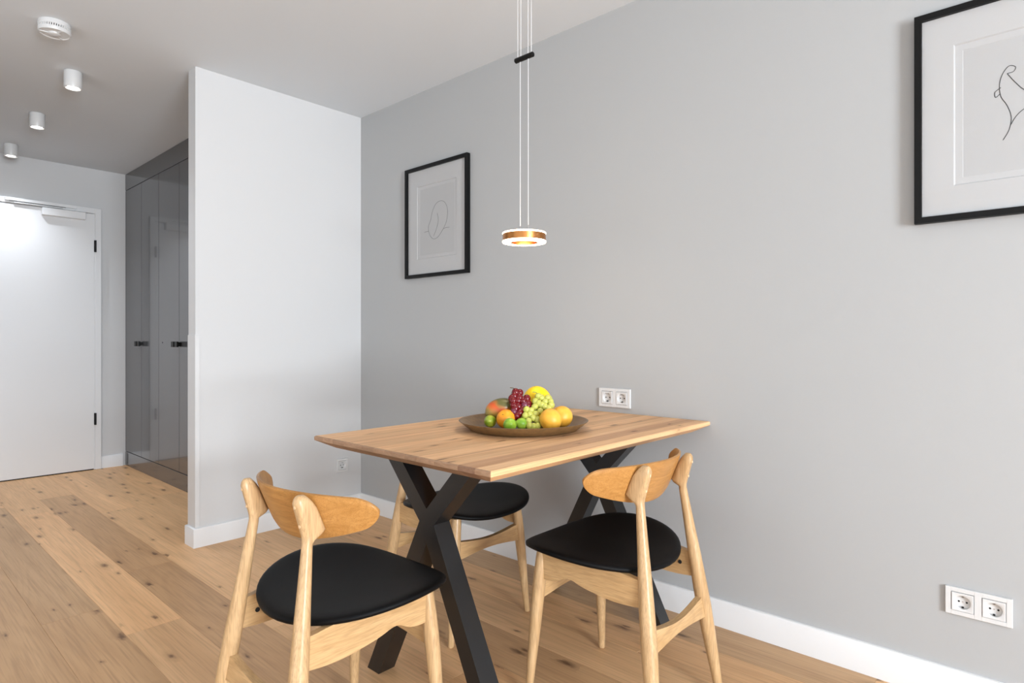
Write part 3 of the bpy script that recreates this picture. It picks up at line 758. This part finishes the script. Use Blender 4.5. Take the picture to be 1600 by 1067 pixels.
for ps, cc in ((.40, (.42, .24, .05)), (.52, (.60, .17, .03)), (.66, (.62, .09, .02)), (.76, (.40, .16, .035))):
    e = el.new(ps); e.color = (*cc, 1)
dt = N.new('ShaderNodeVectorMath'); dt.operation = 'DOT_PRODUCT'; dt.inputs[1].default_value = (5.5, 0, 9.5); nt.links.new(tcn.outputs['Object'], dt.inputs[0])
am = N.new('ShaderNodeMath'); am.operation = 'MULTIPLY_ADD'; am.inputs[1].default_value = .5; nt.links.new(nz.outputs['Fac'], am.inputs[0])
a2 = N.new('ShaderNodeMath'); a2.operation = 'ADD'; a2.inputs[1].default_value = .27; nt.links.new(dt.outputs['Value'], a2.inputs[0]); nt.links.new(a2.outputs[0], am.inputs[2]); nt.links.new(am.outputs[0], rmp.inputs[0])
bm = bmesh.new(); tube(bm, [(.060, 0, .004), (.066, 0, .006)], .003, 8); obj('stem_stub', bm, FM['stalk'], o)

def bunch(name, label, pts, r, mats, stalk, seed):
    rnd = random.Random(seed); base = Vector(pts[-1])
    root = thing(name, label, 'grapes', (base.x, base.y, PZ))
    cen = sum((Vector(p) for p in pts), Vector()) / len(pts)
    F = Vector((-.674, .7388, 0))
    allp = [(Vector(p), 0) for p in pts] + [(Vector(p) + F * r * 1.5 + Vector((rnd.uniform(-.3, .3), rnd.uniform(-.3, .3), -.4)) * r, 1) for p in pts[::2]]
    me = None; me2 = {}
    spine = smoothpts([Vector(pts[0]) + F * .016 + Vector((0, 0, .006)), cen + F * .018, Vector(pts[-1]) + F * .012 + Vector((0, 0, .004))], 5)
    bm = bmesh.new(); tube(bm, [p - root.location for p in spine], .0017, 6)
    for p, l in allp:
        q = min(spine, key=lambda s: (s - p).length); tube(bm, [q - root.location, p.lerp(q, .35) - root.location], .0008, 5)
    a = Vector(pts[0]) + F * .016 + Vector((0, 0, .006)) - root.location
    tube(bm, [a, a + Vector((-.006, -.006, .007)), a + Vector((-.016, -.012, .008))], .0016, 6)
    obj('stalk', bm, stalk, root)
    for i, (p, l) in enumerate(allp):
        mat = mats[1] if (len(mats) > 1 and i in (0, 9, 13)) and i else mats[0]
        key = mat.name
        if key not in me2:
            bm = bmesh.new(); bmesh.ops.create_uvsphere(bm, u_segments=20, v_segments=14, radius=1)
            bmesh.ops.scale(bm, vec=(1, 1, 1.08), verts=bm.verts)
            t = obj('grape', bm, mat, root, angle=180); me2[key] = t.data
        else:
            t = bpy.data.objects.new('grape', me2[key]); COL.objects.link(t); t.parent = root
        s = r * rnd.uniform(.93, 1.06); t.location = p - root.location; t.scale = (s, s, s); t.rotation_euler = (rnd.uniform(-.6, .6), rnd.uniform(-.6, .6), rnd.uniform(0, 3))
    return root
RED = [[1.913, -0.64, 0.896], [1.925, -0.631, 0.894], [1.915, -0.649, 0.883], [1.911, -0.658, 0.875], [1.93, -0.639, 0.878], [1.951, -0.624, 0.874], [1.931, -0.647, 0.867], [1.944, -0.635, 0.867], [1.919, -0.659, 0.866], [1.954, -0.638, 0.852], [1.925, -0.663, 0.853], [1.939, -0.654, 0.848], [1.96, -0.627, 0.859], [1.934, -0.673, 0.83], [1.951, -0.66, 0.827], [1.934, -0.665, 0.841], [1.953, -0.649, 0.839], [1.963, -0.631, 0.85], [1.947, -0.671, 0.817]]
GRN = [[1.979, -0.595, 0.882], [1.99, -0.59, 0.877], [2.006, -0.575, 0.877], [1.979, -0.611, 0.866], [1.992, -0.608, 0.859], [2.005, -0.589, 0.865], [2.019, -0.576, 0.865], [2.026, -0.581, 0.854], [1.987, -0.623, 0.848], [2.001, -0.604, 0.854], [2.024, -0.595, 0.843], [2.008, -0.619, 0.834], [1.971, -0.648, 0.839], [1.984, -0.639, 0.836], [2.001, -0.635, 0.825], [1.987, -0.649, 0.824], [1.977, -0.662, 0.821], [1.994, -0.664, 0.804], [2.001, -0.647, 0.813], [2.015, -0.641, 0.807], [2.003, -0.67, 0.789], [2.024, -0.651, 0.789], [2.012, -0.599, 0.849], [2.016, -0.662, 0.787]]
bunch('red_grape_bunch', 'bunch of dark red grapes piled on the orange and mango', RED, .0132, (FM['red'], FM['purple']), FM['stalk'], 3)
bunch('green_grape_bunch', 'bunch of pale green grapes draped in front of the melon', GRN, .0117, (FM['green'],), FM['stalkg'], 5)
